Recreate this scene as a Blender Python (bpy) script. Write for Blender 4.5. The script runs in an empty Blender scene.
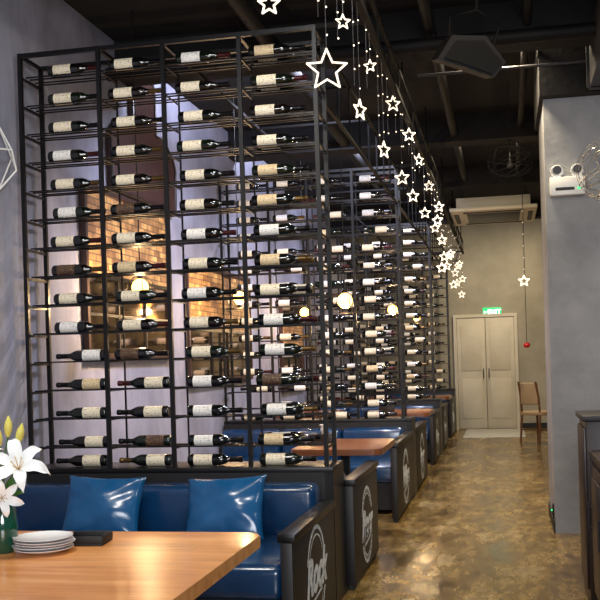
import bpy, bmesh, math, random
from mathutils import Vector, Matrix
random.seed(7)
PI=math.pi
SC=bpy.context.scene; COL=SC.collection
# ------------------------------------------------------------------ camera
EYE=1.4; F=990.0; YAW=math.radians(11.7); ROLL=math.radians(1.7)
cd=bpy.data.cameras.new('camera'); cam=bpy.data.objects.new('camera',cd); COL.objects.link(cam)
cd.sensor_width=36; cd.lens=36*F/600; cd.shift_y=0.1; cd.clip_start=0.05; cd.clip_end=100
cam.matrix_world=Matrix.Translation((0,0,EYE))@Matrix.Rotation(YAW,4,'Z')@Matrix.Rotation(PI/2,4,'X')@Matrix.Rotation(-ROLL,4,'Z')
SC.camera=cam
def ray(u,v):
    xp,yp=(u-300)/F,(360-v)/F
    x=xp*math.cos(ROLL)+yp*math.sin(ROLL); y=-xp*math.sin(ROLL)+yp*math.cos(ROLL)
    s,c=math.sin(YAW),math.cos(YAW)
    return Vector((x*c-s, x*s+c, y))
def onY(u,v,Y):
    r=ray(u,v); r=r*(Y/r.y); return Vector((r.x,Y,EYE+r.z))
def onZ(u,v,Z):
    r=ray(u,v); r=r*((Z-EYE)/r.z); return Vector((r.x,r.y,Z))
def onX(u,v,X):
    r=ray(u,v); r=r*(X/r.x); return Vector((X,r.y,EYE+r.z))
# ------------------------------------------------------------------ materials
def lin(c):
    return tuple(((x/255)/12.92 if x/255<=0.04045 else ((x/255+0.055)/1.055)**2.4) for x in c)+(1,)
def mat(name,col,rough=0.5,metal=0,emit=None,es=0,coat=0,bump=0,bscale=20,col2=None,nscale=6,spec=None,stretch=None,ramp=(0.35,0.65)):
    m=bpy.data.materials.new(name); m.use_nodes=True; nt=m.node_tree; b=nt.nodes['Principled BSDF']
    b.inputs['Base Color'].default_value=lin(col); b.inputs['Roughness'].default_value=rough; b.inputs['Metallic'].default_value=metal
    if spec is not None: b.inputs['Specular IOR Level'].default_value=spec
    if coat: b.inputs['Coat Weight'].default_value=coat; b.inputs['Coat Roughness'].default_value=0.12
    if emit: b.inputs['Emission Color'].default_value=lin(emit); b.inputs['Emission Strength'].default_value=es
    tc=nt.nodes.new('ShaderNodeTexCoord'); mp=nt.nodes.new('ShaderNodeMapping'); nt.links.new(tc.outputs['Object'],mp.inputs['Vector'])
    if stretch: mp.inputs['Scale'].default_value=stretch
    if col2:
        n=nt.nodes.new('ShaderNodeTexNoise'); n.inputs['Scale'].default_value=nscale; n.inputs['Detail'].default_value=8; n.inputs['Roughness'].default_value=0.62
        r=nt.nodes.new('ShaderNodeValToRGB'); r.color_ramp.elements[0].position=ramp[0]; r.color_ramp.elements[1].position=ramp[1]
        r.color_ramp.elements[0].color=lin(col); r.color_ramp.elements[1].color=lin(col2)
        nt.links.new(mp.outputs[0],n.inputs['Vector']); nt.links.new(n.outputs['Fac'],r.inputs['Fac']); nt.links.new(r.outputs['Color'],b.inputs['Base Color'])
    if bump:
        n=nt.nodes.new('ShaderNodeTexNoise'); n.inputs['Scale'].default_value=bscale; n.inputs['Detail'].default_value=3
        bp=nt.nodes.new('ShaderNodeBump'); bp.inputs['Strength'].default_value=bump; bp.inputs['Distance'].default_value=0.02
        nt.links.new(mp.outputs[0],n.inputs['Vector']); nt.links.new(n.outputs['Fac'],bp.inputs['Height']); nt.links.new(bp.outputs[0],b.inputs['Normal'])
    return m
m_black=mat('black_metal',(11,10,12),0.38,0.1,spec=.4)
m_rail=mat('matte_black_steel',(8,8,9),0.7,0,spec=.15)
m_blackwood=mat('black_stained_wood',(14,12,13),0.5,col2=(22,19,19),nscale=5,stretch=(1,1,12))
m_leather=mat('blue_leather',(5,40,74),0.26,coat=0.5,bump=0.2,bscale=7,col2=(9,54,94),nscale=3)
m_leather2=mat('blue_cushion_leather',(12,72,118),0.27,coat=0.45,bump=0.25,bscale=7,col2=(18,84,132),nscale=4)
m_wall=mat('weathered_grey_plaster',(112,112,124),0.8,bump=0.25,bscale=14,col2=(168,169,188),nscale=1.3,stretch=(1,1,0.5),ramp=(0.3,0.7))
m_pillar=mat('pale_grey_plaster',(122,124,128),0.8,bump=0.2,bscale=14,col2=(150,151,154),nscale=1.5)
m_far=mat('beige_plaster',(134,129,114),0.8,col2=(160,153,136),nscale=1.2)
m_ceil=mat('charcoal_ceiling',(9,8,10),0.9,col2=(17,15,17),nscale=2,bump=0.2)
m_duct=mat('dark_duct_metal',(11,10,12),0.65,0.1,col2=(19,18,21),nscale=2,spec=.25)
m_duct2=mat('grey_duct_metal',(40,38,42),0.5,0.3,col2=(62,60,64),nscale=2)
m_grey=mat('grey_conduit_metal',(62,60,64),0.5,0.4)
m_white=mat('white_plastic',(226,226,222),0.4)
m_cream=mat('warm_cream_paint',(184,177,158),0.55,col2=(198,190,170),nscale=2)
m_ac=mat('ac_plastic',(206,198,178),0.5)
m_dark=mat('dark_slot',(14,14,15),0.6)
m_porc=mat('white_porcelain',(238,238,238),0.15,coat=0.4)
m_vase=mat('green_glass',(8,70,52),0.08,coat=0.8)
m_petal=mat('white_petal',(238,244,244),0.6,col2=(248,252,250),nscale=20)
m_bud=mat('yellow_green_bud',(206,198,84),0.5,col2=(236,222,120),nscale=14)
m_leaf=mat('green_leaf',(40,92,38),0.45,col2=(66,120,50),nscale=12)
m_stamen=mat('yellow_stamen',(200,150,50),0.6)
m_star=mat('lit_star_tube',(255,240,214),0.4,emit=(255,236,210),es=1.25)
m_fairy=mat('fairy_bulb_light',(255,246,225),0.4,emit=(255,234,200),es=2.4)
m_bulb=mat('warm_bulb_light',(255,190,100),0.4,emit=(255,190,96),es=7.0)
m_exit=mat('green_exit_face',(10,150,80),0.4,emit=(20,200,110),es=1.2)
m_exitw=mat('white_exit_lettering',(240,255,240),0.4,emit=(235,255,240),es=2.0)
m_led=mat('green_led',(30,240,120),0.4,emit=(40,255,130),es=1.5)
m_chalk=mat('white_chalk_paint',(232,236,238),0.8,col2=(160,170,176),nscale=40)
m_wicker=mat('brown_wood',(96,62,34),0.5,col2=(120,80,46),nscale=6,stretch=(1,1,6))
m_pad=mat('beige_pad',(176,150,110),0.7)
m_tile=mat('pale_tile',(166,166,158),0.35,col2=(188,188,180),nscale=8)
m_red=mat('red_ornament',(176,26,24),0.4)
m_wire=mat('shiny_pale_wire',(190,180,160),0.25,0.8)
m_mirror=mat('dark_window_glass',(150,126,100),0.06,1.0)
m_cab=mat('dark_walnut',(28,18,16),0.4,col2=(44,28,24),nscale=4,stretch=(1,1,9))
m_arch=mat('dark_brown_panel_wood',(40,22,19),0.5,col2=(64,36,29),nscale=5,stretch=(8,8,1))
m_tissue=mat('tissue_white',(234,232,226),0.8)
glassmats=[mat('green_black_bottle_glass',(7,11,9),0.08,coat=0.8),mat('brown_black_bottle_glass',(13,9,8),0.08,coat=0.8),mat('green_bottle_glass',(12,20,12),0.08,coat=0.8)]
foilmats=[mat('black_foil',(14,12,14),0.3,0.5),mat('red_foil',(64,16,20),0.35,0.4),mat('gold_foil',(110,86,50),0.3,0.8)]
def labelmat(name,base,ink):
    m=mat(name,base,0.6); nt=m.node_tree; b=nt.nodes['Principled BSDF']
    tc=nt.nodes.new('ShaderNodeTexCoord'); mp=nt.nodes.new('ShaderNodeMapping'); mp.inputs['Scale'].default_value=(90,90,260)
    n=nt.nodes.new('ShaderNodeTexNoise'); n.inputs['Scale'].default_value=1; n.inputs['Detail'].default_value=0
    r=nt.nodes.new('ShaderNodeValToRGB'); r.color_ramp.elements[0].position=0.6; r.color_ramp.elements[1].position=0.74
    r.color_ramp.elements[0].color=lin(base); r.color_ramp.elements[1].color=lin(ink)
    nt.links.new(tc.outputs['Object'],mp.inputs[0]); nt.links.new(mp.outputs[0],n.inputs['Vector'])
    nt.links.new(n.outputs['Fac'],r.inputs[0]); nt.links.new(r.outputs[0],b.inputs['Base Color'])
    return m
labelmats=[('cream',labelmat('cream_label_paper',(236,224,196),(150,124,104))),('white',labelmat('white_label_paper',(238,234,226),(140,138,140))),
           ('tan',labelmat('tan_label_paper',(218,196,154),(130,94,68))),('brown',labelmat('brown_label_paper',(74,50,38),(150,124,80)))]
def floormat():
    m=mat('worn_olive_brown_concrete',(120,92,52),0.4); nt=m.node_tree; b=nt.nodes['Principled BSDF']; L=nt.links
    tc=nt.nodes.new('ShaderNodeTexCoord'); mp=nt.nodes.new('ShaderNodeMapping'); mp.inputs['Scale'].default_value=(2.2,.8,1)
    n1=nt.nodes.new('ShaderNodeTexNoise'); n1.inputs['Scale'].default_value=1.5; n1.inputs['Detail'].default_value=10; n1.inputs['Roughness'].default_value=0.68
    r=nt.nodes.new('ShaderNodeValToRGB'); e=r.color_ramp.elements; e[0].position=0.3; e[0].color=lin((64,52,34)); e[1].position=0.72; e[1].color=lin((178,162,124))
    k=e.new(0.43); k.color=lin((110,88,50)); k=e.new(0.56); k.color=lin((146,120,70))
    n2=nt.nodes.new('ShaderNodeTexNoise'); n2.inputs['Scale'].default_value=7; n2.inputs['Detail'].default_value=9; n2.inputs['Roughness'].default_value=.7
    r2=nt.nodes.new('ShaderNodeValToRGB'); r2.color_ramp.elements[0].position=0.36; r2.color_ramp.elements[1].position=0.58
    r2.color_ramp.elements[0].color=lin((126,114,98)); r2.color_ramp.elements[1].color=(1,1,1,1)
    mx=nt.nodes.new('ShaderNodeMix'); mx.data_type='RGBA'; mx.blend_type='MULTIPLY'; mx.inputs['Factor'].default_value=0.8
    L.new(tc.outputs['Object'],mp.inputs[0]); L.new(mp.outputs[0],n1.inputs['Vector']); L.new(mp.outputs[0],n2.inputs['Vector']); L.new(n1.outputs['Fac'],r.inputs[0]); L.new(n2.outputs['Fac'],r2.inputs[0])
    L.new(r.outputs[0],mx.inputs['A']); L.new(r2.outputs[0],mx.inputs['B']); L.new(mx.outputs['Result'],b.inputs['Base Color'])
    r3=nt.nodes.new('ShaderNodeMapRange'); r3.inputs['From Min'].default_value=0.35; r3.inputs['From Max'].default_value=0.65; r3.inputs['To Min'].default_value=0.12; r3.inputs['To Max'].default_value=0.34
    L.new(n1.outputs['Fac'],r3.inputs['Value']); L.new(r3.outputs[0],b.inputs['Roughness'])
    bp=nt.nodes.new('ShaderNodeBump'); bp.inputs['Strength'].default_value=0.08; bp.inputs['Distance'].default_value=.02; L.new(n2.outputs['Fac'],bp.inputs['Height']); L.new(bp.outputs[0],b.inputs['Normal'])
    return m
m_floor=floormat()
def woodmat(name,a,c,e2,f2):
    m=mat(name,a,0.3,coat=0.2); nt=m.node_tree; b=nt.nodes['Principled BSDF']; L=nt.links
    tc=nt.nodes.new('ShaderNodeTexCoord'); mp=nt.nodes.new('ShaderNodeMapping'); mp.inputs['Scale'].default_value=(1.2,9,9)
    n=nt.nodes.new('ShaderNodeTexNoise'); n.inputs['Scale'].default_value=2.0; n.inputs['Detail'].default_value=6; n.inputs['Roughness'].default_value=0.5
    r=nt.nodes.new('ShaderNodeValToRGB'); e=r.color_ramp.elements; e[0].position=0.25; e[0].color=lin(a); e[1].position=0.75; e[1].color=lin(e2); k=e.new(0.5); k.color=lin(c)
    br=nt.nodes.new('ShaderNodeTexBrick'); br.inputs['Scale'].default_value=1; br.inputs['Brick Width'].default_value=1.1; br.inputs['Row Height'].default_value=0.13; br.inputs['Mortar Size'].default_value=0.001
    br.inputs['Color1'].default_value=(1,1,1,1); br.inputs['Color2'].default_value=(f2,f2*.97,f2*.94,1); br.inputs['Mortar'].default_value=(0.5,0.4,0.3,1)
    mx=nt.nodes.new('ShaderNodeMix'); mx.data_type='RGBA'; mx.blend_type='MULTIPLY'; mx.inputs['Factor'].default_value=0.7
    L.new(tc.outputs['Object'],mp.inputs[0]); L.new(mp.outputs[0],n.inputs['Vector']); L.new(n.outputs['Fac'],r.inputs[0]); L.new(tc.outputs['Object'],br.inputs['Vector'])
    L.new(r.outputs[0],mx.inputs['A']); L.new(br.outputs['Color'],mx.inputs['B']); L.new(mx.outputs['Result'],b.inputs['Base Color'])
    return m
m_wood=woodmat('honey_plank_wood',(188,116,58),(218,148,84),(236,174,112),.9)
m_wood2=woodmat('brown_plank_wood',(96,54,30),(128,76,44),(150,96,60),.85)
def brickmat():
    m=mat('golden_brick',(150,90,50),0.7); nt=m.node_tree; b=nt.nodes['Principled BSDF']; L=nt.links
    tc=nt.nodes.new('ShaderNodeTexCoord'); sx=nt.nodes.new('ShaderNodeSeparateXYZ'); cx=nt.nodes.new('ShaderNodeCombineXYZ')
    br=nt.nodes.new('ShaderNodeTexBrick'); br.inputs['Scale'].default_value=1; br.inputs['Brick Width'].default_value=0.14; br.inputs['Row Height'].default_value=0.05; br.inputs['Mortar Size'].default_value=0.005
    br.inputs['Color1'].default_value=lin((226,172,98)); br.inputs['Color2'].default_value=lin((150,104,58)); br.inputs['Mortar'].default_value=lin((110,84,58))
    L.new(tc.outputs['Object'],sx.inputs[0]); L.new(sx.outputs['Y'],cx.inputs['X']); L.new(sx.outputs['Z'],cx.inputs['Y']); L.new(cx.outputs[0],br.inputs['Vector'])
    n=nt.nodes.new('ShaderNodeTexNoise'); n.inputs['Scale'].default_value=9; n.inputs['Detail'].default_value=5
    r=nt.nodes.new('ShaderNodeValToRGB'); r.color_ramp.elements[0].position=.38; r.color_ramp.elements[1].position=.6; r.color_ramp.elements[0].color=(.42,.36,.32,1); r.color_ramp.elements[1].color=(1,1,1,1)
    mx=nt.nodes.new('ShaderNodeMix'); mx.data_type='RGBA'; mx.blend_type='MULTIPLY'; mx.inputs['Factor'].default_value=.8
    L.new(tc.outputs['Object'],n.inputs['Vector']); L.new(n.outputs['Fac'],r.inputs[0]); L.new(br.outputs['Color'],mx.inputs['A']); L.new(r.outputs[0],mx.inputs['B']); L.new(mx.outputs['Result'],b.inputs['Base Color'])
    return m
m_brick=brickmat()
# ------------------------------------------------------------------ mesh helpers
class MB:
    def __init__(s): s.bm=bmesh.new()
    def box(s,x0,x1,y0,y1,z0,z1,bev=0,seg=2,mtx=None):
        r=bmesh.ops.create_cube(s.bm,size=1); vs=r['verts']
        for v in vs: v.co=Vector((x0+(v.co.x+.5)*(x1-x0),y0+(v.co.y+.5)*(y1-y0),z0+(v.co.z+.5)*(z1-z0)))
        if mtx: bmesh.ops.transform(s.bm,matrix=mtx,verts=vs)
        if bev:
            es=list({e for v in vs for e in v.link_edges}); bmesh.ops.bevel(s.bm,geom=es,offset=bev,segments=seg,profile=0.5,affect='EDGES')
        return s
    def tube(s,p,q,r,seg=8,r2=None):
        p=Vector(p);q=Vector(q);d=q-p
        if d.length<1e-6:return s
        M=Matrix.Translation((p+q)/2)@d.to_track_quat('Z','Y').to_matrix().to_4x4()
        bmesh.ops.create_cone(s.bm,cap_ends=True,segments=seg,radius1=r,radius2=r if r2 is None else r2,depth=d.length,matrix=M); return s
    def path(s,pts,r,seg=6,closed=False):
        pts=[Vector(p) for p in pts]; n=len(pts); rings=[]
        for i,p in enumerate(pts):
            a=pts[(i-1)%n] if (closed or i>0) else p; b=pts[(i+1)%n] if (closed or i<n-1) else p
            t=(b-a).normalized(); ref=Vector((0,1,0)) if abs(t.y)<0.9 else Vector((1,0,0))
            e=t.cross(ref).normalized(); f=t.cross(e).normalized()
            rr=r(i/(n-1)) if callable(r) else r
            rings.append([s.bm.verts.new(p+e*rr*math.cos(2*PI*k/seg)+f*rr*math.sin(2*PI*k/seg)) for k in range(seg)])
        for i in range(n if closed else n-1):
            A=rings[i];B=rings[(i+1)%n]
            for k in range(seg): s.bm.faces.new((A[k],A[(k+1)%seg],B[(k+1)%seg],B[k]))
        if not closed:
            s.bm.faces.new(rings[0]); s.bm.faces.new(list(reversed(rings[-1])))
        return s
    def lathe(s,prof,seg=20,mtx=None,a0=0,a1=2*PI,mi=0):
        full=abs(a1-a0-2*PI)<1e-6; n=seg if full else seg+1; rings=[]
        for r,z in prof:
            rings.append([s.bm.verts.new(Vector((r*math.cos(a0+(a1-a0)*k/seg),r*math.sin(a0+(a1-a0)*k/seg),z))) for k in range(n)])
        for A,B in zip(rings,rings[1:]):
            for k in range(seg):
                f=s.bm.faces.new((A[k],A[(k+1)%n],B[(k+1)%n],B[k])); f.material_index=mi
        if full:
            for R in (rings[0],rings[-1]):
                if prof[rings.index(R)][0]>1e-4: f=s.bm.faces.new(R); f.material_index=mi
        if mtx: bmesh.ops.transform(s.bm,matrix=mtx,verts=[v for R in rings for v in R])
        return s
    def prismX(s,pts,x0,x1,mtx=None):
        A=[s.bm.verts.new((x0,y,z)) for y,z in pts]; B=[s.bm.verts.new((x1,y,z)) for y,z in pts]; n=len(pts)
        s.bm.faces.new(A); s.bm.faces.new(list(reversed(B)))
        for i in range(n): s.bm.faces.new((A[i],B[i],B[(i+1)%n],A[(i+1)%n]))
        if mtx: bmesh.ops.transform(s.bm,matrix=mtx,verts=A+B)
        return s
    def ball(s,c,r,seg=10,sc=(1,1,1)):
        bmesh.ops.create_uvsphere(s.bm,u_segments=seg,v_segments=max(6,seg//2+1),radius=r,matrix=Matrix.Translation(c)@Matrix.Diagonal((*sc,1))); return s
    def mesh(s,name,mats,ang=40):
        bmesh.ops.recalc_face_normals(s.bm,faces=s.bm.faces)
        me=bpy.data.meshes.new(name); s.bm.to_mesh(me); s.bm.free()
        for m in (mats if isinstance(mats,(list,tuple)) else [mats]): me.materials.append(m)
        for p in me.polygons: p.use_smooth=True
        try: me.set_sharp_from_angle(angle=math.radians(ang))
        except Exception: pass
        return me
def link(name,me,parent=None,loc=(0,0,0),rot=(0,0,0)):
    o=bpy.data.objects.new(name,me); COL.objects.link(o); o.location=loc; o.rotation_euler=rot
    if parent: o.parent=parent
    return o
def obj(name,mb,mats,parent=None,loc=(0,0,0),rot=(0,0,0),ang=40): return link(name,mb.mesh(name,mats,ang),parent,loc,rot)
def tag(o,label,cat,group=None):
    o['label']=label; o['category']=cat
    if group: o['group']=group
    return o
def thing(name,label,cat,loc=(0,0,0),rot=(0,0,0),group=None):
    o=bpy.data.objects.new(name,None); o.empty_display_size=0.05; COL.objects.link(o); o.location=loc; o.rotation_euler=rot
    return tag(o,label,cat,group)
def struct(o): o['kind']='structure'; return o
def dup(root,loc,label,rot=None):
    r=root.copy(); COL.objects.link(r); r.location=loc; r['label']=label
    if rot is not None: r.rotation_euler=rot
    for ch in list(root.children):
        c=ch.copy(); COL.objects.link(c); c.parent=r
        for g in list(ch.children):
            d=g.copy(); COL.objects.link(d); d.parent=c
    return r
def text_mesh(body,size,mt,mtx,name='lettering',extrude=0.0008,shear=0,offset=0):
    cu=bpy.data.curves.new(name,'FONT'); cu.body=body; cu.size=size; cu.align_x='CENTER'; cu.align_y='CENTER'; cu.extrude=extrude; cu.shear=shear; cu.offset=offset
    o=bpy.data.objects.new(name,cu); COL.objects.link(o); dg=bpy.context.evaluated_depsgraph_get(); dg.update()
    me=bpy.data.meshes.new_from_object(o.evaluated_get(dg)); bpy.data.objects.remove(o); me.materials.clear(); me.materials.append(mt); me.transform(mtx); me.name=name
    return me
# ------------------------------------------------------------------ room shell
WX=-2.88; CH=3.9; FY=18.95; PX=0.345; PY=7.9
struct(obj('floor',MB().box(WX-.2,4.2,-3.2,FY+.2,-.1,0),m_floor))
struct(obj('ceiling',MB().box(WX-.2,4.2,-3.2,FY+.2,CH,CH+.1),m_ceil))
struct(obj('wall_left',MB().box(WX-.2,WX,-3.2,FY+.2,0,CH),m_wall))
struct(obj('wall_back',MB().box(WX,4.0,FY,FY+.2,0,CH),m_far))
struct(obj('wall_right',MB().box(1.7,1.9,PY+1.0,FY,0,CH),m_far))
struct(obj('wall_right_pillar',MB().box(PX,4.0,PY,PY+1.0,0,3.36),m_pillar))
struct(obj('trim_1',MB().box(PX-.03,4.0,PY-.12,PY+1.1,3.36,CH),m_ceil))
struct(obj('baseboard_back',MB().box(.24,1.7,FY-.02,FY,0,.1),m_dark))
struct(obj('baseboard_right',MB().box(PX-.012,PX,PY,PY+1.0,0,.1),m_dark))
for i,y in enumerate((4.6,7.2,10.4,13.2,16.6)):
    struct(obj('trim_%d'%(i+2),MB().box(WX,4.0 if y<7.9 else 1.7,y,y+.28,3.62,CH),m_ceil))
d=bpy.data.objects.new('door_1',None); COL.objects.link(d); d.location=(-.35,FY-.06,0); struct(d)
obj('door_frame',MB().box(-.59,-.53,0,.06,0,2.16).box(.53,.59,0,.06,0,2.16).box(-.53,.53,0,.06,2.1,2.16),m_cream,d)
for sx in (-1,1):
    x0,x1=(-.525,-.006) if sx<0 else (.006,.525)
    lf=obj('door_leaf',MB().box(x0,x1,.015,.055,.01,2.09,.004).box(x0+.07,x1-.07,.005,.016,.2,.95,.006).box(x0+.07,x1-.07,.005,.016,1.1,1.95,.006),m_cream,d)
    obj('door_handle',MB().tube((sx*.05,-.03,.96),(sx*.05,-.03,1.14),.009).tube((sx*.05,-.03,1.0),(sx*.05,.012,1.0),.006).tube((sx*.05,-.03,1.1),(sx*.05,.012,1.1),.006),m_grey,lf)
def wall_window(n,y0,y1,z0,zt,zb0,zb1):
    w=bpy.data.objects.new('window_%d'%n,None); COL.objects.link(w); w.location=(WX,(y0+y1)/2,0); struct(w)
    h=(y1-y0)/2
    obj('window_frame',MB().box(0,.05,-h,-h+.04,z0,zt).box(0,.05,h-.04,h,z0,zt).box(0,.05,-h+.04,h-.04,zt-.04,zt).box(0,.05,-h+.04,h-.04,z0,z0+.04),m_arch,w)
    obj('brick_infill',MB().box(.004,.04,-h+.04,h-.04,zb0,zb1),m_brick,w)
    if zb1<zt-.06: obj('glass',MB().box(.004,.02,-h+.04,h-.04,zb1,zt-.04),m_mirror,w)
    obj('glass',MB().box(.004,.02,-h+.04,h-.04,z0+.04,zb0),m_mirror,w)
    for i in (1,2): y=-h+.04+(2*h-.08)*i/3; obj('glazing_bar',MB().box(.02,.035,y-.01,y+.01,z0+.04,zb0),m_black,w)
    z=(z0+.04+zb0)/2; obj('glazing_bar',MB().box(.02,.035,-h+.04,h-.04,z-.01,z+.01),m_black,w)
    obj('window_rail',MB().box(.004,.045,-h+.04,h-.04,zb0-.014,zb0+.014),m_black,w)
wall_window(1,6.45,8.25,1.45,2.7,2.05,2.66)
wall_window(2,8.7,11.0,1.2,2.35,1.72,2.31)
wall_window(3,12.6,14.0,1.0,2.4,1.5,2.0)
bp=[(-.72,0),(.72,0),(.74,.34)]
for i in range(1,9):
    a=PI/2*i/8; bp.append((.26+.48*math.cos(a),.34+.26*math.sin(a)))
bp+=[(.26,.94),(.22,1.02),(-.22,1.02),(-.26,.94)]
for i in range(8,0,-1):
    a=PI/2*i/8; bp.append((-.26-.48*math.cos(a),.34+.26*math.sin(a)))
bp.append((-.74,.34))
t=thing('wall_panel','dark brown rounded bottle-shaped wooden panel on the left wall above the golden brick','wall panel',(WX,7.7,2.73))
obj('board',MB().prismX(bp,0.001,.04),m_arch,t)
obj('moulding',MB().path([(.045,y,z) for y,z in bp],.014,6,True),m_cab,t)
# ------------------------------------------------------------------ wine racks
XL,XR=-2.85,-1.0; RD=.3; ZT=3.31; ZB=.79
PXS=[XL+.014,-2.33,-1.925,-1.46,XR-.014]; BXC=[-2.525,-2.13,-1.70,-1.255]
ROWZ=[3.21-.1745*i for i in range(14)]+[ZB+.0362]
RACKY=[5.55,9.85,14.15,18.35]
ORD=['top','second','third','fourth','fifth','sixth','seventh','eighth','ninth','tenth','eleventh','twelfth','thirteenth','fourteenth','bottom']
def make_rack():
    r=thing('wine_rack','black metal wine rack nearest the camera, standing behind the blue sofa','wine rack',(0,RACKY[0],ZB),group='black metal wine racks between the booths')
    H=ZT-ZB
    for i,x in enumerate(PXS):
        obj('post',MB().box(x-.012,x+.012,0,.024,0,H),m_black,r)
        if i in (0,4): obj('post',MB().box(x-.012,x+.012,RD-.024,RD,0,H),m_black,r)
        else: obj('post',MB().box(x-.005,x+.005,RD-.012,RD-.002,0,H),m_black,r)
    me_f=MB().box(XL+.026,XR-.026,-.004,.004,-.004,.004).mesh('rail',m_black)
    me_b=MB().box(-.004,.004,.024,RD-.012,-.004,.004).mesh('bracket',m_black)
    me_r=MB().box(-.007,.007,.024,RD-.024,-.007,.007).mesh('rung',m_black)
    for q in ROWZ[:14]:
        z=q-ZB-.034
        for y in (.060,.110,.185,.235): link('rail',me_f,r,(0,y,z))
        for x in PXS[1:4]: link('bracket',me_b,r,(x,0,z-.008))
        for x in (PXS[0],PXS[4]): link('rung',me_r,r,(x,0,z-.011))
    me_t=MB().box(XL+.026,XR-.026,-.012,.012,-.013,.013).mesh('top_rail',m_black)
    for y in (.013,RD-.013): link('top_rail',me_t,r,(0,y,H-.014))
    me_s=MB().box(-.01,.01,.026,RD-.026,-.01,.01).mesh('top_rung',m_black)
    for x in PXS: link('top_rung',me_s,r,(x,0,H-.014))
    return r
rack0=make_rack()
RN=['nearest','second','third','farthest']
for i in range(1,4):
    dup(rack0,(0,RACKY[i],ZB),['','black metal wine rack second from the camera, beyond the first booth table','black metal wine rack third from the camera, halfway down the corridor','black metal wine rack farthest from the camera, beside the cream double door'][i])
for i in range(3):
    t=thing('rack_tie_rail','black metal ladder rail joining the tops of the %s wine racks'%['nearest and second','second and third','third and farthest'][i],'rail',(XR-.014,RACKY[i]+RD,ZT-.014),group='rails joining the rack tops')
    LN=RACKY[i+1]-RACKY[i]-RD
    for x,z in ((0,0),(-.9,0),(0,-.36)):
        obj('long_bar',MB().box(x-.01,x+.01,0,LN,z-.01,z+.01),m_rail,t)
    for k in range(1,8): obj('upright',MB().box(-.006,.006,k*.5-.006,k*.5+.006,-.35,-.01),m_rail,t)
    for k in (1,2,3): obj('cross_bar',MB().box(-.89,-.01,k-.008,k+.008,-.008,.008),m_rail,t)
RT=Matrix.Rotation(PI/2,4,'Y')
prof=[(.0,-.157),(.028,-.16),(.0345,-.153),(.035,-.145),(.035,.03),(.033,.045),(.027,.062),(.018,.078),(.0142,.092),(.0138,.145),(.0155,.147),(.0155,.168),(.012,.17),(.0,.17)]
g_me=[MB().lathe(prof,18,RT).mesh('bottle_glass',g) for g in glassmats]
f_me=[MB().lathe([(.0152,.096),(.0148,.144),(.0165,.146),(.0165,.169),(.0135,.172),(0,.172)],14,RT).mesh('foil_cap',f) for f in foilmats]
LA=dict(a0=PI*1.08,a1=PI*1.96)
l_me=[MB().lathe([(.0357,-.122),(.0357,-.008)],16,RT,**LA).mesh('paper_label',l[1]) for l in labelmats]
far_me={}
def far_mesh(gi,li,fi):
    k=(gi,li,fi)
    if k not in far_me:
        mb=MB().lathe(prof,12,RT,mi=0).lathe([(.0357,-.122),(.0357,-.008)],12,RT,mi=1,**LA).lathe([(.0155,.096),(.0155,.168),(0,.172)],10,RT,mi=2)
        far_me[k]=mb.mesh('wine_bottle',[glassmats[gi],labelmats[li][1],foilmats[fi]])
    return far_me[k]
COLN=['leftmost','second','third','rightmost']
def bottle(k,c,r,rear=False):
    gi=random.choice((0,0,1,1,2)); li=random.choice((0,0,0,1,1,0,2)); fi=random.choice((0,0,0,1,0,2))
    if k==0 and (c,r) in {(0,7),(1,5),(1,10),(1,13),(3,11)}: li=3
    left=(k==0 and ((c==0 and r>=10) or (c==1 and r>=11))) or ((k>0 or rear) and random.random()<.15)
    x=BXC[c]+random.uniform(-.012,.012)+(.03 if rear and c<3 else 0); z=ROWZ[r]; y=RACKY[k]+(.21 if rear else .085)
    rn=RN[k]+(' wine' if k in(0,3) else ' nearest wine')
    lab='dark wine bottle with %s label, %s row, %s column of %s rack'%(labelmats[li][0],ORD[r],COLN[c],rn)
    if rear: lab='dark %s-label wine bottle, %s row, %s column, rear layer of %s rack'%(labelmats[li][0],ORD[r],COLN[c],RN[k]+(' wine' if k in(0,3) else '-nearest'))
    grp='wine bottles in the %s rack'%RN[k]; rot=(0,PI if left else 0,0)
    if k<2:
        t=thing('wine_bottle',lab,'bottle',(x,y,z),rot,grp)
        link('bottle_glass',g_me[gi],t); link('paper_label',l_me[li],t,rot=(random.uniform(-.25,.25),0,0)); link('foil_cap',f_me[fi],t)
    else: tag(link('wine_bottle',far_mesh(gi,li,fi),None,(x,y,z),rot),lab,'bottle',grp)
for k in range(4):
    for c in range(4):
        for r in range(15):
            if k>0 and random.random()<.02: continue
            bottle(k,c,r)
for r in range(15):
    if r%4!=2: bottle(0,3,r,True)
    bottle(1,3,r,True); 
    if r%3!=1: bottle(1,2,r,True)
    bottle(2,3,r,True)
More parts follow.
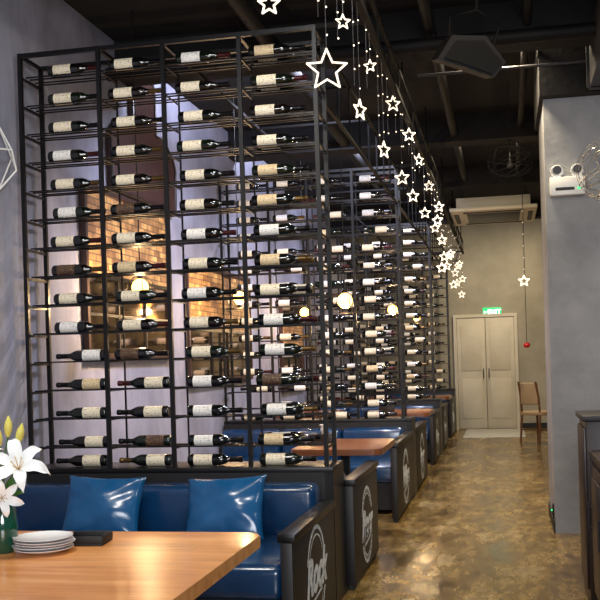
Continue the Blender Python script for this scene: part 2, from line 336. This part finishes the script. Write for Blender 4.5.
# ------------------------------------------------------------------ booth partitions, sofas
XA0=-.97
pn=['under the nearest wine rack','under the second wine rack','under the third wine rack','under the farthest wine rack']
for i,y in enumerate(RACKY):
    XA=XA0 if i==0 else -.92
    t=thing('booth_partition','low black wooden partition wall '+pn[i],'partition',(0,y-.03,0),group='black booth partitions')
    obj('panel',MB().box(XL,XA-.05,0,RD+.06,.0,ZB-.03),m_blackwood,t)
    obj('cap',MB().box(XL,XA,-.0,RD+.06,ZB-.03,ZB,.004),m_black,t)
    obj('end_post',MB().box(XA-.05,XA,0,RD+.06,0,ZB-.03),m_black,t)
TX=Matrix(((0,0,1,0),(1,0,0,0),(0,1,0,0),(0,0,0,1)))
def logo(w,style,x,yc,zc):
    mb=MB(); R=w
    def ring(r,th,a0=0,a1=2*PI,n=40):
        V=[]
        for a in [(a0+(a1-a0)*i/n) for i in range(n+1)]:
            V.append((mb.bm.verts.new((0,(r-th)*math.cos(a),(r-th)*math.sin(a))),mb.bm.verts.new((0,r*math.cos(a),r*math.sin(a)))))
        for p,q in zip(V,V[1:]): mb.bm.faces.new((p[0],p[1],q[1],q[0]))
    # upper and lower arcs, leaving the middle band free for the lettering
    ring(R,.022,.35,2.8); ring(R*.82,.009,.5,2.65); ring(R,.022,3.6,5.85); ring(R*.82,.009,3.75,5.7)
    if style:
        for k in range(9):
            a=.6+k*.24; ring(R*.895,.014,a,a+.1,2); a=3.75+k*.22; ring(R*.895,.014,a,a+.09,2)
    me=mb.mesh('chalk_ring',m_chalk)
    tm=text_mesh(['Rock','Beer','Wine'][style],R*1.0,m_chalk,TX,shear=.35,offset=.009)
    bm=bmesh.new(); bm.from_mesh(me); bm.from_mesh(tm)
    bmesh.ops.transform(bm,matrix=Matrix.Translation((x,yc,zc)),verts=bm.verts)
    vs=[bm.verts.new((x,yc+a,zc+b)) for a,b in ((-R*.5,-R*.52),(R*.55,-R*.42),(R*.6,-R*.35),(-R*.5,-R*.45))]; bm.faces.new(vs)
    out=bpy.data.meshes.new('chalk_logo'); bm.to_mesh(out); bm.free(); out.materials.append(m_chalk); return out
def make_sofa(label,y,facing,style,AL=1.12,XA=-.92):
    t=thing('booth_sofa',label,'sofa',(0,y,0),group='blue leather booth sofas')
    s=-facing
    def Y(a,b): 
        p,q=-s*a,-s*b; return (min(p,q),max(p,q))
    xs0,xs1=XL+.02,XA-.06
    n=3; w=(xs1-xs0)/n
    obj('base',MB().box(xs0,xs1,*Y(.0,1.0),.04,.28),m_blackwood,t)
    for i in range(n):
        obj('seat_pad',MB().box(xs0+w*i,xs0+w*(i+1)-.004,*Y(.2,1.04),.28,.45,.045,4),m_leather,t)
        obj('back_pad',MB().box(xs0+w*i,xs0+w*(i+1)-.004,*Y(.01,.2),.40,.715,.05,4),m_leather,t)
    a0,a1=Y(0,AL); H=.61 if XA<-.95 else .67
    ap=obj('arm_panel',MB().box(XA-.055,XA-.0,a0,a1,.03,H-.04,.003),m_blackwood,t)
    obj('arm_cap',MB().box(XA-.07,XA+.015,a0-.0,a1,H-.04,H,.006),m_black,t)
    obj('foot',MB().box(XA-.05,XA-.01,a0+.03,a0+.09,0,.03),m_black,t)
    obj('foot',MB().box(XA-.05,XA-.01,a1-.09,a1-.03,0,.03),m_black,t)
    lg=link('chalk_logo',logo(.25,style,XA+.0015,(a0+a1)/2,.31),ap)
    lg['label']='chalk white round emblem with script lettering'
    return t
G=.05
sf=[('blue leather booth sofa nearest the camera, behind the honey wood table',RACKY[0]-G,-1,0,1.12,XA0),
    ('blue leather booth sofa with round chalk emblem, just past the nearest rack',RACKY[0]+RD+G,1,1),
    ('blue leather booth sofa facing the camera under the second rack',RACKY[1]-G,-1,2,1.45),
    ('blue leather booth sofa backing onto the far side of the second rack',RACKY[1]+RD+G,1,1,1.4),
    ('blue leather booth sofa facing the camera under the third rack',RACKY[2]-G,-1,2,1.4),
    ('blue leather booth sofa backing onto the far side of the third rack',RACKY[2]+RD+G,1,1,1.4),
    ('blue leather booth sofa facing the camera under the farthest rack',RACKY[3]-G,-1,2,1.4)]
for a in sf: make_sofa(*a)
def pillow(w,h,T,seed):
    mb=MB(); N=30; top=[];bot=[]
    rnd=random.Random(seed); ph=[rnd.uniform(0,6) for _ in range(4)]
    for j in range(N+1):
        a=[];b=[]
        for i in range(N+1):
            u=-1+2*i/N; v=-1+2*j/N
            e=max(0,(1-u*u)*(1-v*v))**.42
            x=w/2*u*(1-.07*(1-v*v)); z=h/2*v*(1-.08*(1-u*u))
            wr=.005*math.sin(5*u+3*v+ph[0])*e+.003*math.sin(8*v-5*u+ph[1])*e
            rad=.006*math.sin(11*math.atan2(v,u)+ph[2])*(u*u+v*v)**1.5*e
            y=T/2*e+wr+rad
            A=mb.bm.verts.new((x,-y,z)); a.append(A); b.append(A if (i in(0,N) or j in(0,N)) else mb.bm.verts.new((x,T/2*e,z)))
        top.append(a);bot.append(b)
    for j in range(N):
        for i in range(N):
            mb.bm.faces.new((top[j][i],top[j][i+1],top[j+1][i+1],top[j+1][i])); 
            q=(bot[j][i],bot[j+1][i],bot[j+1][i+1],bot[j][i+1]); 
            try: mb.bm.faces.new(q)
            except ValueError: pass
    return mb
p=onY(103,505,5.12); 
tag(obj('cushion',pillow(.45,.36,.15,1),m_leather2,None,(p.x,5.12,.62),(-.42,.03,.03),80),'shiny blue leather cushion on the left of the nearest sofa','cushion','blue cushions on the nearest sofa')
p=onY(225,508,5.12)
tag(obj('cushion',pillow(.45,.36,.15,2),m_leather2,None,(p.x,5.12,.615),(-.42,-.05,-.04),80),'shiny blue leather cushion near the sofa arm, right of the other cushion','cushion','blue cushions on the nearest sofa')
# ------------------------------------------------------------------ tables
def make_table(label,x0,x1,y0,y1,wm):
    cx,cy=(x0+x1)/2,(y0+y1)/2; hx,hy=(x1-x0)/2,(y1-y0)/2
    t=thing('booth_table',label,'table',(cx,cy,0),group='wooden booth tables')
    mb=MB(); r=.07; pts=[]
    for qx,qy,a in ((hx,hy,0),(-hx,hy,PI/2),(-hx,-hy,PI),(hx,-hy,1.5*PI)):
        for k in range(7):
            b=a+PI/2*k/6; pts.append((qx-math.copysign(r,qx)+r*math.cos(b),qy-math.copysign(r,qy)+r*math.sin(b)))
    A=[mb.bm.verts.new((x,y,.705)) for x,y in pts]; B=[mb.bm.verts.new((x,y,.75)) for x,y in pts]
    mb.bm.faces.new(list(reversed(A))); ft=mb.bm.faces.new(B)
    for i in range(len(A)): mb.bm.faces.new((A[i],A[(i+1)%len(A)],B[(i+1)%len(A)],B[i]))
    bmesh.ops.bevel(mb.bm,geom=list(ft.edges),offset=.006,segments=2,affect='EDGES')
    obj('tabletop',mb,wm,t,ang=30)
    lx=hx-.3 if hx>.5 else 0; fx=.04 if lx else .2
    for sx in ((-1,1) if lx else (0,)):
        fy=hy-.2 if lx else .2
        obj('leg',MB().box(sx*lx-.03,sx*lx+.03,-.03,.03,.015,.69),m_black,t)
        obj('foot',MB().box(sx*lx-fx,sx*lx+fx,-fy,fy,0,.015,.004),m_black,t)
        obj('top_bracket',MB().box(sx*lx-.03,sx*lx+.03,-hy+.25,hy-.25,.69,.705),m_black,t)
    return t
make_table('large honey wood table nearest the camera, with plates and lilies',-2.35,-.915,2.35,3.65,m_wood)
TN=['between the nearest and second wine racks','between the second and third wine racks','between the third and farthest wine racks']
for i,y in enumerate((7.0,11.4,15.7)):
    make_table('brown wood booth table by the aisle, '+TN[i],-1.55,-.88,y,y+.95,m_wood2)
    if i: make_table('brown wood booth table near the left wall, '+TN[i],-2.72,-2.02,y,y+.95,m_wood2)
# ------------------------------------------------------------------ table-top things
pc=onZ(44,552,.75)
plp=[(0,.001),(.055,.001),(.062,.004),(.085,.009),(.104,.017),(.1045,.019),(.085,.0125),(.06,.007),(0,.006)]
pm=MB().lathe(plp,40).mesh('plate',m_porc)
pl=['lowest','second lowest','middle','second highest','topmost']
for i in range(5):
    dx,dy=((0,0),(-.006,.004),(.005,.003),(.001,-.003),(-.003,.002))[i]
    tag(link('plate',pm,None,(pc.x+dx,pc.y+dy,.75+.0095*i)),'white porcelain plate, %s in the stack on the table'%pl[i],'plate','stacked white plates')
ab=onZ(88,543,.75)
a=thing('ashtray','square black dish on the table beside the plate stack','dish',(ab.x,ab.y,.75),(0,0,.1))
obj('base',MB().box(-.075,.075,-.065,.065,0,.008,.003),m_dark,a)
obj('rim',MB().box(-.075,.075,-.065,-.055,.008,.034,.002).box(-.075,.075,.055,.065,.008,.034,.002).box(-.075,-.065,-.055,.055,.008,.034,.002).box(.065,.075,-.055,.055,.008,.034,.002),m_dark,a)
vp=onZ(4,552,.75)
v=thing('flower_vase','dark green glass vase holding white lilies on the table','vase',(vp.x,vp.y,.75))
obj('vase_body',MB().lathe([(0,0),(.036,0),(.04,.006),(.05,.05),(.052,.09),(.044,.14),(.032,.175),(.03,.19),(.036,.205),(.033,.205),(.027,.19),(.028,.17),(.0,.16)],28),m_vase,v)
def petal(L,W):
    mb=MB(); n=14; rows=[]
    for i in range(n+1):
        t=i/n
        r=L*(.95*t); z=L*(.55*math.sin(t*2.0)-.38*t**3.2)
        w=W*(math.sin(PI*min(1,t*.93+.05))**.75)*(1-.15*t)
        if t>.9: w*=max(.05,(1-t)/.1)
        row=[]
        for k in range(-2,3):
            q=k/2; row.append(mb.bm.verts.new((r,w*q,z+abs(q)**1.5*W*.35+(.003*math.sin(t*16+k) if abs(k)==2 else 0))))
        rows.append(row)
    for A,B in zip(rows,rows[1:]):
        for k in range(4): mb.bm.faces.new((A[k],A[k+1],B[k+1],B[k]))
    return mb.mesh('petal',m_petal,80)
pet=petal(.108,.023)
def lily(label,pos,tilt,yaw,sc=1):
    t=thing('lily',label,'flower',(vp.x,vp.y,.94),group='white lilies in the green vase')
    rel=Vector(pos)-Vector((vp.x,vp.y,.94))
    pts=[Vector((0,0,-.09))]+[Vector((rel.x*s*s,rel.y*s*s,rel.z*s)) for s in (0,.2,.4,.6,.8,1)]
    obj('stem',MB().path(pts,.0035,6),m_leaf,t)
    R=(Matrix.Rotation(yaw,4,'Z')@Matrix.Rotation(tilt,4,'Y'))
    for k in range(6):
        q=link('petal',pet,t); q.matrix_local=Matrix.Translation(rel)@R@Matrix.Rotation(k*PI/3+.2,4,'Z')@Matrix.Scale(sc*(1 if k%2 else .9),4)
    for k in range(6):
        a=k*PI/3+.4; e=Vector((.018*math.cos(a),.018*math.sin(a),.05)); q=obj('stamen',MB().tube((0,0,0),e,.001,5).ball(e,.003,6,(1,.6,.6)),m_stamen,t)
        q.matrix_local=Matrix.Translation(rel)@R@Matrix.Scale(sc,4)
    return t
def near(u,v_,dy=0): 
    q=onY(u,v_,vp.y+dy); return (q.x,q.y,q.z)
lily('white open lily facing the camera, uppermost open bloom above the green vase',near(19,470,-.06),.95,-1.2,1.12)
lily('white open lily bending left beside the uppermost bloom in the green vase',near(-8,466,-.02),1.1,-2.2,1.0)
lily('white open lily drooping low over the rim of the green vase',near(2,498,-.09),1.5,-1.0,.75)
def bud(label,pos,lean):
    t=thing('lily_bud',label,'flower bud',(vp.x,vp.y,.94),group='lily buds in the green vase')
    rel=Vector(pos)-Vector((vp.x,vp.y,.94)); d=Vector((lean,0,1)).normalized()
    obj('stem',MB().path([(0,0,-.09)]+[(rel.x*s*s,rel.y*s*s,rel.z*s) for s in (0,.25,.5,.75,1)],.003,6),m_leaf,t)
    pts=[rel+d*.075*s for s in (0,.15,.3,.5,.7,.85,1)]; rr=[.004,.010,.0135,.0145,.012,.007,.002]
    obj('bud',MB().path(pts,lambda q:rr[int(round(q*6))],10),m_bud,t)
bud('pale yellow closed lily bud standing highest in the bouquet',near(8,437),.05)
bud('pale yellow closed lily bud leaning right of the highest bud',near(18,444,-.03),.25)
bud('pale yellow closed lily bud at the left frame edge',near(0,446,.03),-.2)
def leafblade(base,tip,w):
    mb=MB(); b=Vector(base);e=Vector(tip); n=8; s=(e-b).cross(Vector((0,1,0))).normalized(); rows=[]
    for i in range(n+1):
        t=i/n; c=b.lerp(e,t)+Vector((0,0,-.03*t*t)); ww=w*math.sin(PI*(t*.9+.08)); rows.append([mb.bm.verts.new(c+s*ww*q+Vector((0,.006*abs(q),0))) for q in(-1,0,1)])
    for A,B in zip(rows,rows[1:]):
        for k in range(2): mb.bm.faces.new((A[k],A[k+1],B[k+1],B[k]))
    return mb
lv=thing('lily_foliage','green pointed lily leaves spreading over the vase rim','leaves',(vp.x,vp.y,.945))
for b_,t_,w_ in (((0,0,0),(.10,-.03,.05),.013),((0,0,0),(-.06,-.06,.08),.013),((0,0,.02),(.07,.02,.10),.012),((0,0,0),(.03,-.08,.02),.012)):
    obj('leaf',leafblade(b_,t_,w_),m_leaf,lv,ang=80)
for i,(x,y,l) in enumerate(((-1.4,7.6,'between the nearest and second racks'),(-1.4,11.8,'between the second and third racks'))):
    t=thing('tissue_box','small dark tissue box with white tissue on the table '+l,'tissue box',(x,y,.75),group='tissue boxes on the booth tables')
    obj('box',MB().box(-.09,.09,-.05,.05,0,.07,.006),m_cab,t)
    obj('tissue',MB().lathe([(.012,.07),(.03,.10),(.02,.125),(.035,.14)],9),m_tissue,t,ang=20)
# ------------------------------------------------------------------ star lights + rail
SX=-.71; RZ=3.3
t=thing('star_rail','long black ceiling rail carrying the hanging star lights along the corridor','rail',(SX,0,RZ))
obj('rail_bar',MB().box(-.02,.02,2.3,18.7,-.018,.018),m_rail,t)
obj('rail_bar',MB().box(-.012,.012,2.3,18.7,.2,.224),m_rail,t)
for k in range(28): obj('upright',MB().box(-.006,.006,2.5+k*.6-.006,2.5+k*.6+.006,.018,.2),m_rail,t)
for y in (2.6,5.0,7.6,10.0,12.6,15.2,18.0): obj('hanger',MB().tube((0,y,.224),(0,y,CH-RZ),.008),m_rail,t)
for y in RACKY: obj('tie_bar',MB().box(XR-SX,-.02,y+.002,y+.022,-.012,.012),m_rail,t)
def star_mesh(R,tube):
    mb=MB(); pts=[]
    for k in range(10):
        r=R if k%2==0 else R*.45; a=PI/2+k*PI/5; pts.append(Vector((r*math.cos(a),0,r*math.sin(a))))
    for k in range(10): mb.tube(pts[k],pts[(k+1)%10],tube,6); mb.ball(pts[k],tube*1.05,6)
    return mb.mesh('star_outline',m_star)
SR={'b':.09,'s':.054,'t':.036,'m':.062}
SM={'b':star_mesh(.09,.0042),'s':star_mesh(.054,.0046),'t':star_mesh(.036,.0035),'m':star_mesh(.062,.006)}
bulbm=MB().ball((0,0,0),.0042,6).mesh('fairy_bulb',m_fairy)
uv=[(269,4,'t',.1),(327,70,'b',.15),(343,22,'t',.3),(360,110,'s',.95),(370,66,'t',-.2),(384,150,'s',.8),(393,104,'s',.4),(402,178,'s',-.2),(409,135,'s',.2),(413,196,'s',.4),(425,213,'s',.1),(419,160,'s',.7),(435,228,'s',-.3),(429,186,'s',.3),(439,207,'m',-.4),(442,240,'m',.2)]
stars=[]
for u_,v_,k_,r_ in uv:
    q=onX(u_,v_,SX); stars.append((q.y,q.z,k_,r_))
y=11.4; i=0
while y<18.3:
    stars.append((y,(2.9,2.4,2.72,2.5,2.8)[i%5]+random.uniform(-.08,.08),'m',random.uniform(-.5,.5))); y+=.56; i+=1
stars.sort()
def ordn(n):
    L=['','nearest','second','third','fourth','fifth','sixth','seventh','eighth','ninth','tenth','eleventh','twelfth','thirteenth','fourteenth','fifteenth','sixteenth','seventeenth','eighteenth','nineteenth','twentieth']
    tn={20:'twenty',30:'thirty',40:'forty'}
    if n<=20:return L[n]
    if n in(30,40): return {30:'thirtieth',40:'fortieth'}[n]
    return tn[n//10*10]+'-'+('first' if n%10==1 else L[n%10])
for n,(y,z,k,rz) in enumerate(stars,1):
    R=SR[k]
    t=thing('star_light','%s glowing white star on a wire, %s along the hanging row from the camera'%('large' if k=='b' else 'small',ordn(n)),'star light',(SX,y,z),(0,0,YAW*.6+rz),'star lights hanging along the corridor')
    link('star_outline',SM[k],t)
    obj('wire',MB().tube((0,0,R),(0,0,RZ-.018-z),.0016,5),m_grey,t)
    zz=R+.06
    while zz<RZ-.03-z: link('fairy_bulb',bulbm,t,(.004,0,zz)); zz+=.12 if y<10 else .2
y=3.9; n=1
while y<12:
    L=random.uniform(.2,.6)
    t=thing('fairy_light_string','thin drop string of tiny white bulbs, %s from the camera on the rail'%ordn(n),'string lights',(SX+.0,y+.1,RZ-.018),group='drop strings of tiny bulbs on the star rail')
    obj('wire',MB().tube((0,0,0),(0,0,-L),.0014,5),m_grey,t); z=-.05
    while z>-L: link('fairy_bulb',bulbm,t,(.003,0,z)); z-=.12
    y+=.5; n+=1
q=onY(524,281,13.0)
t=thing('star_light','small glowing white star alone near the right wall, before the cream double door','star light',(q.x,13.0,q.z),(0,0,.2))
link('star_outline',star_mesh(.07,.009),t); obj('wire',MB().tube((0,0,.07),(0,0,CH-.0-q.z),.0012,5),m_black,t)
for z in (.15,.3,.45,.6,.75,.9): link('fairy_bulb',bulbm,t,(.004,0,z))
q2=onY(527,345,13.0)
t=thing('hanging_ornament','small red ornament on a cord below the lone star','ornament',(q2.x,13.1,q2.z))
obj('cord',MB().tube((0,0,0),(0,0,CH-q2.z),.004,5),m_dark,t)
obj('ornament_ball',MB().ball((0,0,0),.045,14,(1,1,.8)),m_red,t)
# ------------------------------------------------------------------ pendants over tables
def pendant(label,x,y,z,w):
    t=thing('pendant_lamp',label,'pendant lamp',(x,y,z),group='bare bulb pendants over the booth tables')
    obj('cord',MB().tube((0,0,.12),(0,0,CH-z),.004,6),m_black,t)
    obj('socket',MB().lathe([(0,.055),(.018,.055),(.02,.1),(.012,.12),(0,.125)],14),m_black,t)
    obj('bulb',MB().lathe([(0,-.065),(.028,-.06),(.055,-.032),(.06,0),(.05,.03),(.026,.05),(.014,.055)],16),m_bulb,t)
    mb=MB()
    for k in range(6):
        a=k*PI/3; mb.path([(.02*math.cos(a),.02*math.sin(a),.09),(.09*math.cos(a),.09*math.sin(a),.03),(.11*math.cos(a),.11*math.sin(a),-.05),(.07*math.cos(a),.07*math.sin(a),-.1)],.0025,5)
    mb.path([(.07*math.cos(a),.07*math.sin(a),-.1) for a in [2*PI*i/24 for i in range(24)]],.0025,5,True)
    obj('wire_cage',mb,m_black,t)
    L=bpy.data.lights.new('pendant_light','POINT'); L.energy=w; L.color=(1,.66,.34); L.shadow_soft_size=.03
    lo=bpy.data.objects.new('pendant_light',L); COL.objects.link(lo); lo.location=(x,y,z-.1)
pendant('caged warm bulb pendant over the aisle table past the nearest rack',-1.22,7.7,1.86,16)
pendant('caged warm bulb pendant beside the left wall, just past the nearest rack',-2.5,6.6,1.95,30)
pendant('caged warm bulb pendant near the left wall, closer to the second rack',-2.4,8.9,2.0,26)
pendant('caged warm bulb pendant over the aisle table past the second rack',-1.32,12.0,1.98,26)
pendant('caged warm bulb pendant near the left wall past the second rack',-2.45,12.2,2.0,22)
pendant('caged warm bulb pendant over the table before the farthest rack',-1.4,16.3,2.05,20)
# ------------------------------------------------------------------ ceiling services
t=thing('ceiling_air_conditioner','pale rectangular cassette air conditioner hung before the double door','air conditioner',(-.1,14.3,3.36))
obj('housing',MB().box(-.5,.5,-.5,.5,.03,.2,.01),m_ac,t)
obj('face_panel',MB().box(-.58,.58,-.75,.75,-.02,.03,.01),m_ac,t)
for s in(-1,1):
    obj('vent_slot',MB().box(-.4,.4,s*.58-.035,s*.58+.035,-.028,-.019),m_dark,t); obj('vent_slot',MB().box(s*.5-.03,s*.5+.03,-.45,.45,-.028,-.019),m_dark,t)
    for r_ in (-1,1): obj('hanging_rod',MB().tube((s*.45,r_*.45,.2),(s*.45,r_*.45,CH-3.36),.008),m_grey,t)
obj('grille',MB().box(-.36,.36,-.45,.45,-.028,-.019,.003),m_grey,t)
q=onY(470,54,6.3); t=thing('ceiling_speaker','black angular wedge speaker hung from the ceiling above the corridor','speaker',(q.x,6.3,q.z),(.25,.12,.3))
RX=Matrix.Rotation(PI/2,4,'Z')
obj('cabinet',MB().prismX([(-.21,-.03),(-.15,-.13),(.05,-.09),(.22,-.06),(.15,.09),(-.06,.11)],-.1,.12,RX),m_duct,t)
obj('grille',MB().prismX([(-.18,-.03),(-.13,-.11),(.05,-.07),(.18,-.05),(.12,.06),(-.05,.08)],-.115,-.1,RX),m_rail,t)
obj('bracket',MB().path([(-.14,0,.06),(-.16,0,.2),(0,0,.26),(.16,0,.2),(.14,0,.06)],.01,8),m_rail,t)
obj('hanging_rod',MB().tube((0,0,.26),(0,(CH-q.z)*.25,CH-q.z),.012),m_rail,t)
def wire_globe(label,q,R0,n,th,m,top,seed):
    t=thing('wire_globe_lamp',label,'pendant lamp',(q.x,q.y,q.z)); mb=MB(); rnd=random.Random(seed)
    for k in range(n):
        r=R0*rnd.uniform(.82,1); R=Matrix.Rotation(rnd.uniform(0,PI),3,'Z')@Matrix.Rotation(rnd.uniform(.3,PI-.3),3,'X')
        mb.path([R@Vector((r*math.cos(a),r*math.sin(a),0)) for a in [2*PI*i/40 for i in range(40)]],th,5,True)
    obj('wire_globe',mb,m,t); obj('cord',MB().tube((0,0,.1),(0,0,top-q.z),.004,6),m_black,t)
    obj('socket',MB().lathe([(0,.0),(.02,.0),(.022,.07),(.012,.1),(0,.105)],14),m_black,t); obj('bulb',MB().ball((0,0,-.03),.03,12),m_duct2,t)
wire_globe('dark open wire globe lamp hanging from the ceiling beside the pillar top',onY(510,162,9.3),.22,9,.0035,m_duct,CH,5)
wire_globe('shiny pale wire globe lamp hanging at the right edge beside the pillar',onY(608,170,6.6),.21,12,.0018,m_wire,3.345,3)
def pipe(label,p,q_,r,m=m_duct,name='ceiling_pipe'):
    tag(obj(name,MB().tube(p,q_,r,14),m),label,'pipe')
pipe('thin grey conduit crossing just under the ceiling nearest the camera',(-.6,5.9,3.62),(2.4,5.9,3.56),.012,m_grey)
pipe('thick dark pipe crossing the ceiling behind the wedge speaker',(WX,7.05,3.6),(2.6,7.05,3.6),.05)
pipe('thin grey conduit crossing the ceiling just beyond the thick dark pipe',(-.6,7.7,3.57),(2.4,7.7,3.57),.012,m_duct2)
pipe('dark pipe running along the corridor ceiling left of the speaker',(-.45,3.0,3.7),(-.45,13.1,3.7),.04)
pipe('dark pipe running along the corridor ceiling near the right wall',(.22,6.0,3.74),(.22,13.1,3.74),.03)
pipe('thick dark pipe running along the ceiling above the wine racks',(-1.6,3.0,3.7),(-1.6,18.0,3.7),.06)
t=thing('air_duct','grey rectangular air duct under the ceiling at the upper right','duct',(.95,5,3.35))
obj('duct_body',MB().box(-.28,.3,-3.5,2.7,.0,.4,.01),m_duct2,t)
for y in (-2.5,-1.2,.1,1.4,2.6): obj('duct_flange',MB().box(-.3,.32,y-.02,y+.02,-.0,.42),m_duct2,t)
q=onY(567,187,PY)
t=thing('emergency_light','white twin-head emergency light on the grey pillar','emergency light',(q.x,PY,q.z))
obj('housing',MB().box(-.13,.13,-.07,.002,-.07,.07,.008),m_white,t)
for s in (-1,1):
    h=obj('lamp_head',MB().lathe([(0,.05),(.03,.05),(.045,.03),(.05,-.005),(.047,-.012),(0,-.012)],20,Matrix.Translation((s*.075,-.045,.115))@Matrix.Rotation(-PI/2+.1,4,'X')),m_white,t)
    obj('lens',MB().lathe([(0,.004),(.03,.004),(.032,0),(0,0)],18,Matrix.Translation((s*.075,-.095,.12))@Matrix.Rotation(PI/2+.1,4,'X')),m_duct2,h)
obj('status_strip',MB().box(-.09,.05,-.074,-.069,-.035,-.012),m_dark,t)
obj('indicator',MB().box(.075,.095,-.074,-.069,-.03,-.015),m_led,t)
q=onY(492,312,FY-.03)
t=thing('exit_sign','small green lit exit sign on the far wall above the cream double door','exit sign',(q.x,FY-.03,q.z))
obj('sign_box',MB().box(-.17,.17,0,.03,-.085,.085,.004),m_exit,t)
link('lettering',text_mesh('EXIT',.12,m_exitw,Matrix.Translation((.04,-.002,0))@Matrix.Rotation(PI/2,4,'X'),offset=.004),t)
obj('arrow',MB().box(-.14,-.1,-.003,0,-.01,.01).prismX([(-.003,-.03),(0,-.03),(0,.03),(-.003,.03)],-.15,-.14),m_exitw,t)
tag(obj('floor_tiles',MB().box(-.74,.3,16.9,18.85,0,.008,.003),m_tile),'pale grey tiling on the floor in front of the double door','mat')  # pale floor tiling, built as a thin raised slab
def dining_chair(label,x,y,rz):
    t=thing('dining_chair',label,'chair',(x,y,0),(0,0,rz))
    for sx in(-1,1):
        obj('leg',MB().tube((sx*.19,-.19,0),(sx*.18,-.17,.44),.016,8,.02),m_wicker,t)
        obj('leg',MB().path([(sx*.19,.22,0),(sx*.18,.18,.44),(sx*.18,.2,.7),(sx*.17,.26,.96)],.017,8),m_wicker,t)
        obj('stretcher',MB().tube((sx*.185,-.18,.2),(sx*.185,.2,.2),.01),m_wicker,t)
    obj('seat',MB().box(-.22,.22,-.22,.2,.43,.49,.02,3),m_pad,t)
    obj('backrest',MB().box(-.17,.17,.19,.23,.6,.94,.02,3),m_pad,t)
q=onZ(533,438,0)
dining_chair('brown wooden chair with beige pad by the right wall near the double door',q.x+.08,q.y-.8,2.4)
t=thing('service_counter','dark walnut counter with panel doors at the right edge','counter',(.43,3.2,0))
obj('body',MB().box(.02,.75,0,2.3,.08,.83),m_cab,t); obj('plinth',MB().box(.06,.72,.02,2.28,0,.08),m_dark,t)
obj('worktop',MB().box(0,.78,-.02,2.32,.83,.87,.005),m_cab,t)
for k in range(4):
    y0=.03+k*.565
    dr=obj('cabinet_door',MB().box(.002,.02,y0,y0+.545,.12,.8,.003).box(-.006,.003,y0+.06,y0+.485,.18,.74,.003),m_cab,t)
    obj('handle',MB().tube((-.02,y0+.5,.45),(-.02,y0+.5,.6),.006).tube((-.02,y0+.5,.47),(.002,y0+.5,.47),.004).tube((-.02,y0+.5,.58),(.002,y0+.5,.58),.004),m_grey,dr)
t=thing('side_cabinet','taller dark walnut cabinet behind the counter, before the grey pillar','cabinet',(.42,5.58,0))
obj('body',MB().box(.0,.8,0,.5,.0,1.02,.004),m_cab,t); obj('top',MB().box(-.02,.82,-.02,.52,1.02,1.05,.004),m_blackwood,t)
obj('door',MB().box(-.014,0,.03,.47,.1,.98,.003),m_cab,t)
q=onX(546,484,PX)
t=thing('floor_indicator','tiny green indicator light low on the corridor side of the pillar','indicator light',(PX,q.y if PY<q.y<PY+1 else PY+.15,q.z))
obj('plate',MB().box(-.015,-.0,-.04,.04,-.05,.05,.003),m_dark,t); obj('led',MB().ball((-.016,0,0),.008,8),m_led,t)
q=onX(0,158,WX)
t=thing('geometric_wall_ornament','white wire diamond ornament on the left wall before the nearest rack','wall ornament',(WX+.002,q.y-.05,q.z))
V={'t':(.01,0,.2),'b':(.01,0,-.2),'l':(.01,-.17,.02),'r':(.01,.17,.02),'c':(.1,.0,.03),'m':(.1,.05,-.08)}
mb=MB()
for a_,b_ in ('tl','tr','bl','br','tc','cl','cr','cm','mb','mr'): mb.tube(V[a_],V[b_],.005,6)
obj('wire_frame',mb,m_white,t)
# ------------------------------------------------------------------ lights (added area lights, no fixtures; some hidden in the bays behind the beams)
def area(loc,tgt,size,power,col,sy=None):
    L=bpy.data.lights.new('area','AREA'); L.energy=power; L.color=col; L.size=size
    if sy: L.shape='RECTANGLE'; L.size_y=sy
    o=bpy.data.objects.new('area_light',L); COL.objects.link(o); o.location=loc; o.rotation_euler=(Vector(tgt)-Vector(loc)).to_track_quat('-Z','Y').to_euler()
cool=(.93,.95,1); warm=(1,.82,.55)
area((.6,-2.2,2.2),(-1.3,6,1.3),2.2,235,cool,1.6)
area((-1.6,2.9,3.5),(-1.6,3.1,0),.5,46,(1,.95,.88))
area((-1.0,4.2,3.82),(-2.8,6.4,1.6),.4,30,(1,.98,.97))
area((1.6,4.2,3.3),(.8,7.9,1.4),.6,30,(1,.96,.94))
for y,pw in ((7.72,150),(10.92,110),(13.72,70)): area((-1.25,y,3.83),(-2.9,y+.3,2.0),.25,pw,(.74,.77,1))
for y,pw in ((5.2,36),(7.8,64),(10.95,100),(17.15,70)):
    area((.0,y,3.85),(.0,y,0),.25,pw,warm)
area((.1,17.1,3.84),(0,18.9,1.2),.25,16,(1,.92,.78))
w=bpy.data.worlds.new('world'); SC.world=w; w.use_nodes=True; w.node_tree.nodes['Background'].inputs[0].default_value=(.6,.64,.72,1); w.node_tree.nodes['Background'].inputs[1].default_value=.2
SC.view_settings.view_transform='Standard'
